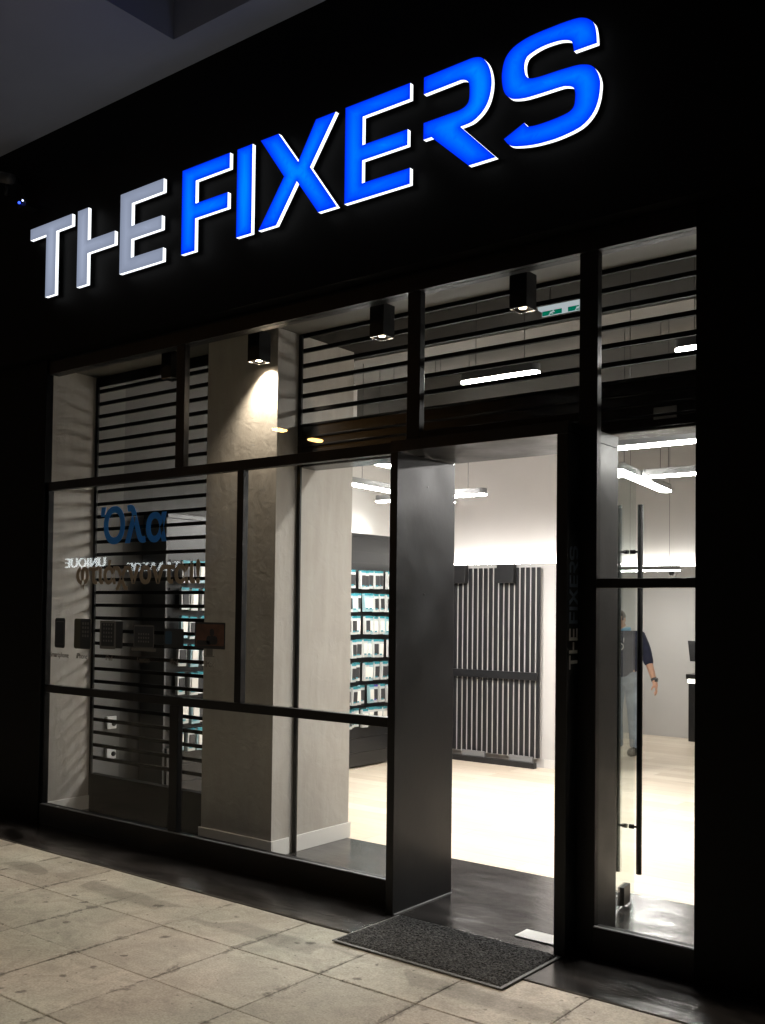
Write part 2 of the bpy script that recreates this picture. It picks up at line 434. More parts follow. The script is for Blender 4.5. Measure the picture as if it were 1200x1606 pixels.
# left side wall of the bay, continues into the shop; shade is painted into its inner stretches
wl = new(); box(wl, -6.6, XL, .03, .575, 0, 5.0)
wl2 = obj('side_wall', wl, 'plaster', shop)
B('side_wall', 'half_shaded_wall', shop, -6.6, XL, .5755, .83, 0, 5.0)
B('side_wall', 'shaded_wall', shop, -6.6, XL, .8305, 2.4, 0, 5.0)
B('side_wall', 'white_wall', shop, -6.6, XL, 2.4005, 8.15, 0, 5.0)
B('skirting_board', 'skirting', wl2, XL, XL+.012, .071, .56, .0, .105, bev=.002)
# column
co = new(); box(co, -4.826, -4.165, .35, 1.12, 0, 3.4115)
col = obj('column', co, 'plaster', shop)
sk = new()
box(sk, -4.84, -4.151, .338, .3495, .0, .105, bev=.002); box(sk, -4.1645, -4.151, .35, .505, .0, .105, bev=.002)
box(sk, -4.1645, -4.151, .56, 1.132, .0, .105, bev=.002)
obj('skirting_board', sk, 'skirting', col)
# interior back walls: lower wall with ledge, upper wall set back behind it
B('back_wall', 'grey_wall', shop, XL, -4.02, 4.78, 4.99, 0, 2.085)
up_ = new(); box(up_, XL, -4.02, 4.992, 5.12, 0, 5.0); obj('upper_wall', up_, 'white_wall', shop)
B('skirting_board', 'skirting', shop, -4.62, -4.02, 4.767, 4.7795, 0, .09, bev=.002)
B('far_wall', 'grey_wall', shop, -9, 3, 8.15, 8.36, 0, 2.19)
B('far_upper_wall', 'white_wall', shop, -9, 3, 8.362, 8.5, 0, 5.0)
B('right_wall', 'white_wall', shop, XR, XR+.15, .6, 8.36, 0, 5.0)
ce = new(); box(ce, -9, 3, .61, 8.5, 3.95, 4.1); box(ce, -9, 3, 1.9, 2.25, 3.6, 3.9495); box(ce, -9, 3, 4.3, 4.6, 3.7, 3.9495)
obj('ceiling', ce, 'ceiling_paint', shop)
# air duct under the ceiling, seen through the grille
du = new(); box(du, -5.6, -1.9, 2.9, 3.5, 3.35, 3.65, bev=.01); obj('air_duct', du, 'ceiling_paint', shop)
# cove lamps on the ledges
def led_cove(parent, *a): return obj('led_strip', box(new(), *a), 'cove', parent)
led_cove(shop, XL+.3, -4.06, 4.93, 4.96, 2.0855, 2.10)
led_cove(shop, -8, 2, 8.28, 8.31, 2.1905, 2.205)

# ------------------------------------------------------------------ window frames
win = obj('display_window', box(new(), -6.162, -2.90, -.02, .05, 0, .142), 'black_frame', shop)
def fr(name, *a): return obj(name, box(new(), *a, bev=.003), 'black_frame', win)
fr('transom', -6.16, -2.89, -.005, .045, 2.442, 2.503)
fr('transom', -6.16, -2.89, -.005, .045, .958, 1.011)
fr('mullion', -4.744, -4.663, -.0015, .044, 2.504, 3.305)
fr('mullion', -4.160, -4.105, -.0015, .044, 1.012, 2.441)
fr('mullion', -4.753, -4.672, -.0015, .044, .143, .957)
fr('mullion', -2.864, -2.78, -.0015, .044, 2.504, 3.305)
fr('mullion', -1.8435, -1.749, -.0015, .044, 0.0, 3.305)
fr('mullion', -6.16, -6.145, -.004, .044, .143, 2.441)
fr('transom', -1.748, -1.267, -.0015, .044, 1.708, 1.752)
fr('window_sill', -1.748, -1.267, -.0225, .05, 0, .139)
fr('transom', -2.779, -1.844, -.0015, .044, 2.504, 2.545)
gy0, gy1 = .018, .026
for a in ((-6.16, -4.665, 2.503, 3.305), (-4.742, -2.862, 2.503, 3.305), (-2.781, -1.845, 2.545, 3.305),
          (-1.749, -1.266, 1.752, 3.305), (-1.749, -1.266, .139, 1.708),
          (-6.16, -4.158, 1.011, 2.442), (-4.107, -2.89, 1.011, 2.442), (-6.16, -4.751, .142, .958), (-4.674, -2.89, .142, .958)):
    o = obj('glass_pane', box(new(), a[0], a[1], gy0, gy1, a[2], a[3]), 'glass', win)
# thin grey gasket on sill edges
fr_g = obj('sill_trim', box(new(), -6.144, -2.90, -.018, .0, .1425, .147), 'jamb_grey', win)
obj('sill_trim', box(new(), -1.747, -1.268, -.018, .0, .1395, .144), 'jamb_grey', win)

# steel door portal
por = obj('door_portal', box(new(), -2.889, -1.844, -.107, .44, 2.431, 2.49, bev=.002), 'black_steel', shop)
jl = obj('jamb', box(new(), -2.889, -2.841, -.107, .44, 0.002, 2.4305, bev=.002), 'black_steel', por)
jr = obj('jamb', box(new(), -1.903, -1.844, -.107, .44, 0.002, 2.4305, bev=.002), 'black_steel', por)
tr = new(); tube(tr, (-2.838, -.10, .003), (-2.838, .435, .003), .004, 6); obj('sealant', tr, 'jamb_grey', por)
tr = new(); box(tr, -2.84, -2.832, -.09, .42, 2.424, 2.4305); box(tr, -2.836, -2.80, .08, .14, 2.42, 2.4305); obj('door_stop', tr, 'steel', por)
sc = new()
sc.free()
for y, z in ((.15, 1.68), (.17, 2.27)):
    sc = new(); tube(sc, (-2.8412, y, z), (-2.839, y, z), .006, 10); obj('screw', sc, 'decal_black', jl)

# glass door leaf swung inwards
dang = math.atan2(-.10, .62)
leaf = bpy.data.objects.new('glass_door', None)
leafmesh = new(); box(leafmesh, 0, .565, -.005, .005, .02, 2.40)
leaf = obj('glass_door', leafmesh, 'door_glass', shop)
leaf.location = (-1.92, .455, 0); leaf.rotation_euler = (0, 0, R(98.5))
for s in (1, -1):
    h = new(); tube(h, (.455, s*.060, .165), (.455, s*.060, 2.19), .0155, 16)
    for z in (.42, 1.93): tube(h, (.455, s*.005, z), (.455, s*.060, z), .006, 10); tube(h, (.455, s*.0055, z), (.455, s*.032, z), .012, 12)
    obj('handle', h, 'handle_black', leaf, True)
pf = new(); box(pf, .32, .44, -.018, .018, .015, .115, bev=.003); obj('patch_lock', pf, 'black_steel', leaf)
pf = new(); box(pf, 0.0, .14, -.018, .018, .015, .085, bev=.003); obj('patch_hinge', pf, 'steel', leaf)
pf = new(); box(pf, .0, .14, -.018, .018, 2.33, 2.405, bev=.003); obj('patch_hinge', pf, 'steel', leaf)

# small printed shop name on the door jamb and big illuminated sign
TOP, BOT = 4.347, 3.812
LET = {
'T': [(-6.192,TOP),(-5.684,TOP),(-5.684,4.266),(-5.872,4.266),(-5.872,BOT),(-5.992,BOT),(-5.992,4.266),(-6.192,4.266)],
'H': [(-5.617,TOP),(-5.498,TOP),(-5.498,4.118),(-5.199,4.118),(-5.199,4.028),(-5.498,4.028),(-5.498,BOT),(-5.617,BOT)],
'E': [(-5.143,TOP),(-4.704,TOP),(-4.704,4.262),(-5.023,4.262),(-5.023,4.110),(-4.716,4.110),(-4.716,4.022),(-5.023,4.022),(-5.023,3.898),(-4.700,3.898),(-4.700,BOT),(-5.143,BOT)],
'F': [(-4.523,TOP),(-4.092,TOP),(-4.092,4.253),(-4.396,4.253),(-4.396,4.109),(-4.106,4.109),(-4.106,4.015),(-4.396,4.015),(-4.396,BOT),(-4.523,BOT)],
'I': [(-4.028,TOP),(-3.900,TOP),(-3.900,BOT),(-4.028,BOT)],
'X': [(-3.832,TOP),(-3.687,TOP),(-3.530,4.141),(-3.398,TOP),(-3.251,TOP),(-3.438,4.086),(-3.234,BOT),(-3.372,BOT),(-3.538,4.031),(-3.697,BOT),(-3.841,BOT),(-3.639,4.084)],
'E2': [(-3.181,TOP),(-2.740,TOP),(-2.740,4.262),(-3.058,4.262),(-3.058,4.106),(-2.754,4.106),(-2.754,4.022),(-3.058,4.022),(-3.058,3.897),(-2.736,3.897),(-2.736,BOT),(-3.181,BOT)],
'R': [(-2.652,4.347),(-2.369,4.352),(-2.34,4.349),(-2.307,4.338),(-2.282,4.315),(-2.261,4.282),(-2.246,4.234),(-2.242,4.189),(-2.248,4.143),(-2.263,4.1),(-2.291,4.064),(-2.328,4.039),(-2.365,4.026),(-2.424,4.023),(-2.215,3.812),(-2.372,3.812),(-2.585,4.005),(-2.6,4.02),(-2.652,4.02),(-2.652,4.108),(-2.432,4.109),(-2.399,4.117),(-2.378,4.135),(-2.371,4.165),(-2.372,4.218),(-2.381,4.239),(-2.401,4.254),(-2.425,4.261),(-2.652,4.258)],
'S': [(-1.68,4.196),(-1.684,4.248),(-1.695,4.292),(-1.722,4.322),(-1.751,4.339),(-1.785,4.348),(-1.849,4.352),(-1.914,4.352),(-1.985,4.351),(-2.053,4.345),(-2.121,4.325),(-2.164,4.288),(-2.182,4.233),(-2.183,4.176),(-2.17,4.12),(-2.14,4.083),(-2.108,4.067),(-2.05,4.055),(-1.962,4.051),(-1.861,4.049),(-1.832,4.043),(-1.802,4.03),(-1.79,4.009),(-1.788,3.979),(-1.794,3.94),(-1.816,3.92),(-1.86,3.911),(-1.93,3.906),(-1.997,3.906),(-2.038,3.912),(-2.058,3.937),(-2.17,3.889),(-2.138,3.85),(-2.095,3.832),(-2.012,3.816),(-1.935,3.811),(-1.859,3.813),(-1.762,3.83),(-1.704,3.869),(-1.674,3.922),(-1.663,3.985),(-1.665,4.025),(-1.682,4.07),(-1.71,4.102),(-1.749,4.119),(-1.788,4.127),(-1.872,4.132),(-1.963,4.134),(-2.014,4.139),(-2.038,4.149),(-2.054,4.172),(-2.059,4.211),(-2.052,4.242),(-2.031,4.26),(-1.964,4.275),(-1.888,4.274),(-1.843,4.265),(-1.813,4.251),(-1.803,4.234),(-1.796,4.197)],
}
def smooth_outline(pts):
    """round the gentle bends of a letter outline, keep its true corners"""
    n = len(pts); out = []
    def corner(i):
        a, b, c = Vector(pts[i-1]), Vector(pts[i]), Vector(pts[(i+1) % n])
        return (b-a).angle(c-b) > R(42) or max((b-a).length, (c-b).length) > .16
    K = [corner(i) for i in range(n)]
    for i in range(n):
        p0, p1, p2, p3 = (Vector(pts[i-1]), Vector(pts[i]), Vector(pts[(i+1) % n]), Vector(pts[(i+2) % n]))
        out.append(tuple(p1))
        if (K[i] and K[(i+1) % n]) or (p2-p1).length > .16: continue
        if K[i]: p0 = p1
        if K[(i+1) % n]: p3 = p2
        for t in (.33, .66):
            q = .5*((2*p1)+(p2-p0)*t+(2*p0-5*p1+4*p2-p3)*t*t+(3*p1-p0-3*p2+p3)*t*t*t)
            out.append(tuple(q))
    return out
for k in 'RS': LET[k] = smooth_outline(LET[k])
def seg_dist(p, a, b):
    ax, ay = a; bx, by = b; dx, dy = bx-ax, by-ay
    t = max(0, min(1, ((p[0]-ax)*dx+(p[1]-ay)*dy)/(dx*dx+dy*dy+1e-12)))
    return math.hypot(p[0]-ax-t*dx, p[1]-ay-t*dy)
sign = thing('illuminated_sign', 'large lit letters reading THE FIXERS in white and blue on the black fascia', 'sign', (0, -.113, 0))
FY, BY = -.055, -.030      # face and back plane relative to the fascia front
for k, pts in LET.items():
    white = k in ('T', 'H', 'E')
    bm = new(); vs = [bm.verts.new((x, FY, z)) for x, z in pts]
    f = bm.faces.new(vs); f.normal_update()
    bmesh.ops.triangulate(bm, faces=[f], ngon_method='EAR_CLIP')
    # cut into a fine grid so the inner glow can vary over the acrylic
    xs = [p[0] for p in pts]; zs = [p[1] for p in pts]
    st = .03
    x = min(xs)+st
    while x < max(xs):
        bmesh.ops.bisect_plane(bm, geom=bm.verts[:]+bm.edges[:]+bm.faces[:], plane_co=(x, 0, 0), plane_no=(1, 0, 0)); x += st
    z = min(zs)+st
    while z < max(zs):
        bmesh.ops.bisect_plane(bm, geom=bm.verts[:]+bm.edges[:]+bm.faces[:], plane_co=(0, 0, z), plane_no=(0, 0, 1)); z += st
    rn = random.Random(k)
    lay = bm.verts.layers.float.new('glow')
    cx, cz = sum(xs)/len(xs), sum(zs)/len(zs)
    for v in bm.verts:
        d = min(seg_dist((v.co.x, v.co.z), pts[i], pts[(i+1) % len(pts)]) for i in range(len(pts)))
        ends = max(0, 1-math.hypot((v.co.x-cx)/.30, (v.co.z-cz)/.36))
        v[lay] = min(1, d/.055)*(.50+.75*ends)
    o = obj('letter', bm, 'face_white' if white else 'face_blue', sign)
    o['label'] = ('pale grey white letter ' if white else 'bright blue letter ')+k[0]
    bm = new(); n = len(pts)
    a = [bm.verts.new((x, FY, z)) for x, z in pts]; b = [bm.verts.new((x, BY, z)) for x, z in pts]
    for i in range(n):
        j = (i+1) % n; bm.faces.new((a[i], a[j], b[j], b[i]))
    fb = bm.faces.new(b); fb.normal_update(); fb.material_index = 1
    obj('letter_side', bm, ['letter_side', 'fascia_black'], o)
# jamb lettering: the same logo, turned upright
js = thing('jamb_lettering', 'small shop name running upwards on the side of the right door jamb', 'lettering', (-1.844, 0, 0))
k_ = (1.905-1.326)/(-1.663+6.192)
for k, pts in LET.items():
    bm = new()
    P3 = [(.0015, -.002-(z-BOT)*k_*1.2, 1.326+(x+6.192)*k_) for x, z in pts]
    poly(bm, P3, (-.001, 0, 0))
    obj('letter', bm, 'jamb_letter' if k in 'THE' else 'jamb_letter_blue', js)

# ------------------------------------------------------------------ security grilles
def grille(name, label, x0, x1, zlo, zhi, rails):
    t = thing(name, label, 'grille', ((x0+x1)/2, .57, 0))
    X0, X1 = x0-(x0+x1)/2, x1-(x0+x1)/2
    bm = new(); z = 3.40
    while z > zlo:
        if z <= zhi: box(bm, X0, X1, -.012, .012, z-.013, z+.013, bev=.003)
        z -= .1
    obj('bars', bm, 'grille_black', t)
    if rails:
        for s in rails:
            b2 = new(); xx = X0 if s < 0 else X1
            box(b2, xx-(0 if s < 0 else .028), xx+(.028 if s < 0 else 0), -.03, -.0125, 0, 3.405, bev=.002)
            obj('guide_rail', b2, 'black_frame', t)
    return t
ga = grille('security_grille', 'black horizontal bar grille lowered behind the left display window', XL+.003, -4.83, .30, 3.41, (-1,))
B('bottom_board', 'grille_black', ga, XL+.003+5.5885, -4.83+5.5885, -.03, .03, 0, .275)
B('top_rail', 'black_frame', ga, XL+.033+5.5885, -4.83+5.5885, -.025, -.0125, 3.33, 3.405)
gb = grille('security_grille', 'black bar grille above the middle window right of the plaster column', -4.16, -2.86, 2.83, 3.41, (-1,))
gc = grille('security_grille', 'black bar grille over the shop door, in front of the exit light', -2.86, -1.83, 2.83, 3.41, None)
gd = grille('security_grille', 'black bar grille at the top of the narrow right window', -1.83, -1.0, 2.83, 3.41, None)
sh = thing('roller_shutter', 'rolled up dark shutter box above the door and middle window', 'shutter', (-2.6, .57, 0))
bm = new(); box(bm, -1.56, 1.6, -.02, .16, 2.525, 2.81)
obj('shutter_box', bm, 'rolling_shutter', sh)
bm = new()
for z in (2.80, 2.72, 2.66, 2.60, 2.535):
    tube(bm, (-1.56, -.022, z), (1.6, -.022, z), .009, 10)
obj('rib', bm, 'rolling_shutter', sh, True)
bm = new(); box(bm, .90, 1.02, -.026, -.021, 2.58, 2.64); obj('maker_plate', bm, 'jamb_grey', sh)
for x in (.35, .62, .93, 1.2):
    bm = new(); tube(bm, (x, -.028, 2.56), (x, -.02, 2.56), .005, 8); obj('rivet', bm, 'steel', sh)
bm = new(); box(bm, -.79, .72, .17, .55, 2.44, 2.5); 

bm.free()

# ------------------------------------------------------------------ cube lamps behind the glass
def cube_lamp(x, label, power, size=45, tilt=0, lit=True):
    t = thing('cube_lamp', label, 'lamp', (x, .252, 3.18), group='black cube lamps along the window head')
    bm = new(); w = .0515
    for a in ((-w, w, -w, -w+.004), (-w, w, w-.004, w)): box(bm, *a, 0, .165)
    for a in ((-w, -w+.004, -w+.004, w-.004), (w-.004, w, -w+.004, w-.004)): box(bm, *a, 0, .165)
    box(bm, -w, w, -w, w, .1652, .185)
    obj('housing', bm, 'black_frame', t)
    bm = new(); tube(bm, (0, 0, .186), (0, 0, .2315), .018, 12); obj('mount', bm, 'black_frame', t)
    bm = new()
    for i in range(4):
        s = ((-w, w, -w-.0006, -w+.0046), (-w, w, w-.0046, w+.0006), (-w-.0006, -w+.0046, -w, w), (w-.0046, w+.0006, -w, w))[i]
        box(bm, *s, -.004, -.0003)
    obj('rim', bm, 'steel', t)
    bm = new(); tube(bm, (0, 0, .004), (0, 0, .03), .02, 16, .03); obj('bulb', bm, 'bulb' if power else ('bulb_dim' if lit else 'steel'), t)
    if power:
        l = bpy.data.lights.new('spot_light', 'SPOT'); l.energy = power; l.color = (1, .84, .66)
        l.spot_size = R(size); l.spot_blend = .8; l.shadow_soft_size = .015
        lo = bpy.data.objects.new('spot_light', l); C.objects.link(lo); lo.parent = t; lo.location = (0, 0, -.004); lo.rotation_euler = (R(tilt), 0, 0)
    return t
cube_lamp(-5.09, 'black cube lamp farthest left, half behind the left upper mullion', 0, lit=False)
cube_lamp(-4.24, 'black cube lamp throwing a bright warm cone onto the plaster column', 70, 104, 20)
cube_lamp(-3.237, 'black cube lamp hanging left of the centre mullion, in front of the bars', 0)
cube_lamp(-2.30, 'black cube lamp hanging above the open doorway', 0)

# ------------------------------------------------------------------ pendant light tubes
def pendant(x, y, z, length, rz, label, power=1, wires=True):
    t = thing('tube_pendant', label, 'pendant lamp', (x, y, z), rz, 'white tube pendants in the shop')
    r = .048; L = length/2-r
    def stad(bm, r_, z0, z1, L):
        pts = []
        for i in range(9): a = -math.pi/2+math.pi*i/8; pts.append((L+r_*math.cos(a), r_*math.sin(a)))
        for i in range(9): a = math.pi/2+math.pi*i/8; pts.append((-L+r_*math.cos(a), r_*math.sin(a)))
        poly(bm, [(a, b, z0) for a, b in pts], (0, 0, z1-z0))
    bm = new(); stad(bm, r, .0005, .05, L); obj('housing', bm, 'jamb_grey', t)
    bm = new(); stad(bm, r-.002, -.009, .0, L); obj('diffuser', bm, 'tube', t)
    for s in (-1, 1):
        bm = new(); tube(bm, (s*L*.75, 0, .05), (s*L*.75, 0, 3.95-z), .0022, 6); obj('suspension_wire', bm, 'decal_black', t)
    return t
pendant(-4.85, 3.03, 2.6, 1.2, 0, 'tube pendant whose rounded end shows in the upper left of the doorway')
pendant(-4.79, 2.62, 2.8, 1.25, R(93), 'tube pendant highest in the middle window beside the door jamb')
pendant(-4.84, 2.62, 2.6, 1.7, R(93), 'long tube pendant running away from the window above the case display')
pendant(-1.75, 1.38, 2.6, 1.3, 0, 'tube pendant highest in the lower right window')
pendant(-2.05, 2.73, 2.6, 1.3, 0, 'tube pendant second from the top in the narrow right window')
pendant(-2.79, 2.95, 2.6, 1.45, R(98), 'slanting tube pendant seen through the top of the glass door')
pendant(-3.02, 1.21, 3.1, .58, 0, 'short tube pendant glowing behind the bars above the doorway')
pendant(-1.55, 1.21, 3.1, .60, 0, 'tube pendant glowing behind the bars of the right window')
pendant(-4.45, 7.0, 2.09, .75, 0, 'low tube pendant deep in the shop near the far wall')

# exit light
ex = thing('exit_light', 'slim green and white emergency exit light behind the upper bars', 'exit sign', (-2.38, .88, 3.36), R(0))
bm = new(); box(bm, -.17, .17, -.03, .03, .0, .045, bev=.012); obj('body', bm, 'exit_white', ex)
bm = new(); box(bm, -.15, .15, -.004, .004, -.032, -.0005); obj('panel', bm, 'exit_white', ex)
bm = new(); box(bm, -.148, -.02, -.0055, -.0042, -.030, -.003); box(bm, .02, .148, -.0055, -.0042, -.030, -.003); obj('green_field', bm, 'exit_green', ex)
for ox in (-.085, .085):
    bm = new(); ball(bm, (ox+.010, -.0068, -.008), .0042, 8, (1, .15, 1))
    for a, b in (((ox+.006, -.012), (ox-.004, -.019)), ((ox-.004, -.019), (ox+.010, -.023)), ((ox-.004, -.019), (ox-.018, -.027)), ((ox+.004, -.013), (ox+.020, -.015)), ((ox+.004, -.013), (ox-.012, -.015))):
        tube(bm, (a[0], -.0062, a[1]), (b[0], -.0062, b[1]), .0024, 6)
    obj('running_figure', bm, 'exit_white', ex)
bm = new(); tube(bm, (-.1, 0, .045), (-.1, 0, .59), .003, 6); tube(bm, (.1, 0, .045), (.1, 0, .59), .003, 6); obj('hanger', bm, 'steel', ex)

# ------------------------------------------------------------------ shelf display on the left wall
SX = -6.05
shf = thing('display_shelf', 'black wall unit with pegs and rows of phone case packets', 'shelf', (SX, 2.5, 0))
Y0, Y1 = -1.45, 1.55      # along y relative
bm = new(); box(bm, -.29, 0, Y0, Y1, .45, 2.32); obj('back_panel', bm, 'shelf_black', shf)
bm = new(); box(bm, -.294, .012, Y0-.012, Y1+.012, 2.3205, 2.355, bev=.002); obj('top_board', bm, 'shelf_black', shf)
bm = new()
for a, b in ((.02, .155), (.158, .30), (.303, .447)): box(bm, -.29, .03, Y0, Y1, a, b, bev=.002)
obj('base_drawer', bm, 'shelf_black', shf)
bm = new(); box(bm, -.29, .005, Y1+.0005, Y1+.02, .45, 2.32); obj('side_panel', bm, 'carton_white', shf)
bm = new(); box(bm, -.291, .004, Y0-.02, Y0-.0005, .0, 2.32); obj('side_panel', bm, 'shelf_side', shf)
rowz = [1.974-.2305*k for k in range(7)]
bm = new()
for z in rowz: box(bm, .0005, .012, Y0+.02, Y1-.02, z-.012, z+.006)
for z in (2.06, 2.17): box(bm, .0005, .004, Y0+.02, Y1-.02, z, z+.004)
obj('peg_rail', bm, 'decal_black', shf)
led_cove(shf, -.18, -.15, .3, Y1-.05, 2.3555, 2.372)
# packets
def packet(kind):
    t = bpy.data.objects.new('phone_case_packet', None); C.objects.link(t)
    h = .176; w_ = .042
    body = {'dark': 'carton_white', 'white': 'carton_white', 'clear': 'carton_pale_teal', 'violet': 'carton_white'}[kind]
    head = 'carton_violet' if kind == 'violet' else 'carton_teal'
    bm = new(); box(bm, 0, .03, -w_, w_, -h, 0, bev=.002); obj('carton', bm, body, t)
    bm = new(); box(bm, .002, .032, -w_+.004, w_-.004, -.016, .007); obj('header_strip', bm, head, t)
    cm = {'dark': 'case_dark', 'violet': 'case_dark', 'white': 'case_cream', 'clear': 'case_cream'}[kind]
    bm = new(); box(bm, .0305, .037, -.027, .034, -.148, -.040, bev=.003); ball(bm, (.0375, .018, -.048), .006, 8, (.4, 1, 1)); obj('phone_case', bm, cm, t)
    bm = new(); box(bm, .0372, .0385, -.032, .006, -.152, -.138); obj('footer_strip', bm, head, t)
    bm = new(); tube(bm, (.0, 0, .006), (.085, 0, .006), .002, 6); obj('peg', bm, 'steel', t)
    return t
kinds = {k: packet(k) for k in ('dark', 'white', 'clear', 'violet')}
used = set()
ordn = ['top', 'second', 'third', 'fourth', 'fifth', 'sixth', 'bottom']
cols = ['nearest the shelf end', 'second from the shelf end', 'third from the shelf end', 'fourth from the shelf end', 'fifth from the shelf end', 'sixth from the shelf end', 'seventh from the shelf end', 'eighth from the shelf end']
desc = {'dark': 'packet with dark phone case', 'white': 'packet with cream phone case', 'clear': 'pale teal packet', 'violet': 'violet topped packet'}
pat = ["dddddddd", "dddccdcd", "cwwcdwdd", "dwdcwddw", "dddcwddd", "ddvcdwdd", "wwdwwwdd"]
KM = {'d': 'dark', 'w': 'white', 'c': 'clear', 'v': 'violet'}
rp = random.Random(5)
def place(kind, y, z, label, grp='phone case packets hanging on the wall display'):
    o = kinds[kind] if kind not in used else copy_tree(kinds[kind]); used.add(kind)
    o.location = (SX+.014+rp.uniform(0, .07), y+rp.uniform(-.008, .008), z+rp.uniform(-.008, .006)); o.rotation_euler = (rp.uniform(-.03, .03), rp.uniform(-.03, .03), rp.uniform(-.14, .14))
    tag(o, label, 'packet', grp); return o
for r, z in enumerate(rowz):
    for c_ in range(8):
        place(KM[pat[r][c_]], 3.93-.094*c_ - .02, z, '%s %s, %s row' % (desc[KM[pat[r][c_]]], cols[c_], ordn[r]))
    for c_ in range(4):
        k = rp.choice('ddwcw')
        place(KM[k], 1.17+.11*c_, z, '%s left of the column, %s row, %s from the left' % (desc[KM[k]], ordn[r], ('first', 'second', 'third', 'fourth')[c_]))

# slatted screen on the back wall
ss = thing('slatted_screen', 'tall black screen of upright slats against the back wall', 'screen', (-5.3, 4.70, 0))
bm = new(); box(bm, -.66, .63, .0402, .075, .09, 2.03); obj('backing_board', bm, 'backing_grey', ss)
bm = new(); x = -.66
while x < .62:
    box(bm, x, x+.038, .0195, .040, .10, 2.04, bev=.001); x += .0635
obj('slats', bm, 'slat_black', ss)
bm = new(); box(bm, -.67, .635, -.005, .0215, .885, .965, bev=.002); obj('crossbar', bm, 'slat_black', ss)
for x in (-.32, .27):
    bm = new(); box(bm, x-.1, x+.1, -.045, .0215, 1.88, 2.075, bev=.004); obj('clamp', bm, 'shelf_black', ss)
bm = new(); box(bm, -.67, .635, -.06, .0, 0, .055); obj('plinth', bm, 'shelf_black', ss)
bm = new(); box(bm, -.25, .03, -.03, -.01, .058, .115); obj('foot_plate', bm, 'jamb_grey', ss)
bm = new(); box(bm, .33, .60, -.03, -.01, .058, .115); obj('foot_plate', bm, 'jamb_grey', ss)
bm = new(); box(bm, .0, .60, -.0545, -.0358, .15, .80); 
bm.free()

# service counter and monitor
ct = thing('service_counter', 'black counter with a lit band under its top, deep in the shop on the right', 'counter', (-3.2, 7.3, 0))
bm = new(); box(bm, -.78, .8, -.28, .28, .11, .78, bev=.004); obj('body', bm, 'shelf_black', ct)
bm = new(); box(bm, -.80, .82, -.31, .3, .83, .885, bev=.004); obj('top', bm, 'shelf_black', ct)
bm = new(); box(bm, -.785, .8, -.285, .285, .782, .828); obj('light_band', bm, 'counter_led', ct)
bm = new(); box(bm, -.70, .7, -.2, .2, 0, .1095); obj('plinth', bm, 'jamb_grey', ct)
mo = thing('monitor', 'black monitor tilted back on the service counter', 'monitor', (-3.72, 7.15, .885), R(-6))
bm = new(); box(bm, -.30, .24, -.012, .012, .14, .34+.04, bev=.004)
for v in bm.verts: v.co.y += (v.co.z-.14)*.25; v.co.x += (v.co.z-.14)*-.25
obj('screen', bm, 'shelf_black', mo)
bm = new(); tube(bm, (0, .03, .012), (0, .04, .2), .015, 10); box(bm, -.1, .1, -.05, .1, .0, .011); obj('stand', bm, 'shelf_black', mo)
# wall camera by the far wall
wc = thing('dome_camera', 'small white dome camera high on the far wall of the shop', 'camera', (-4.62, 8.11, 2.10))
bm = new(); tube(bm, (0, .039, 0), (0, 0, 0), .05, 16, .045); obj('base', bm, 'white_plastic', wc, True)
bm = new(); ball(bm, (0, -.005, 0), .036, 14); obj('dome', bm, 'decal_black', wc, True)
# wall socket plates seen behind the lowered bars
for z, lb in ((.66, 'white intercom box on the pale wall strip behind the lowered bars'), (.42, 'small white socket plate below the intercom box')):
    t = thing('wall_socket', lb, 'socket', (XL, .73, z))
    bm = new(); box(bm, .0005, .03, -.04, .05, -.05, .05, bev=.004); obj('plate', bm, 'white_plastic', t)
    bm = new(); ball(bm, (.034, .02, -.01), .02, 10); obj('button', bm, 'case_dark', t)

# white box left by the jamb on the doormat's edge
wt = thing('threshold_plate', 'white plate lying on the dark floor against the right door jamb', 'plate', (-2.05, .066, .0))
bm = new(); box(bm, -.13, .146, -.055, .068, .001, .007, bev=.002); obj('plate', bm, 'white_panel', wt)

# ------------------------------------------------------------------ doormat
dm = thing('doormat', 'dark grey rectangular doormat lying in front of the open door', 'doormat', (-2.34, -.36, 0), R(-1.0))
bm = new(); box(bm, -.478, .478, -.262, .262, .0005, .006, bev=.002); obj('rubber_edge', bm, 'rubber', dm)
bm = new()
nx, ny = 150, 80
rr = random.Random(11); grid = []
for j in range(ny+1):
    row = []
    for i in range(nx+1):
        x = -.462+.924*i/nx; y = -.246+.492*j/ny
        e = min(i, nx-i, j, ny-j)
        z = .0065 + (.008+rr.uniform(-.003, .003))*min(1, e/1.5)
        row.append(bm.verts.new((x+rr.uniform(-.002, .002), y+rr.uniform(-.002, .002), z)))
    grid.append(row)
for j in range(ny):
    for i in range(nx): bm.faces.new((grid[j][i], grid[j][i+1], grid[j+1][i+1], grid[j+1][i]))
obj('pile', bm, 'mat_fibre', dm)

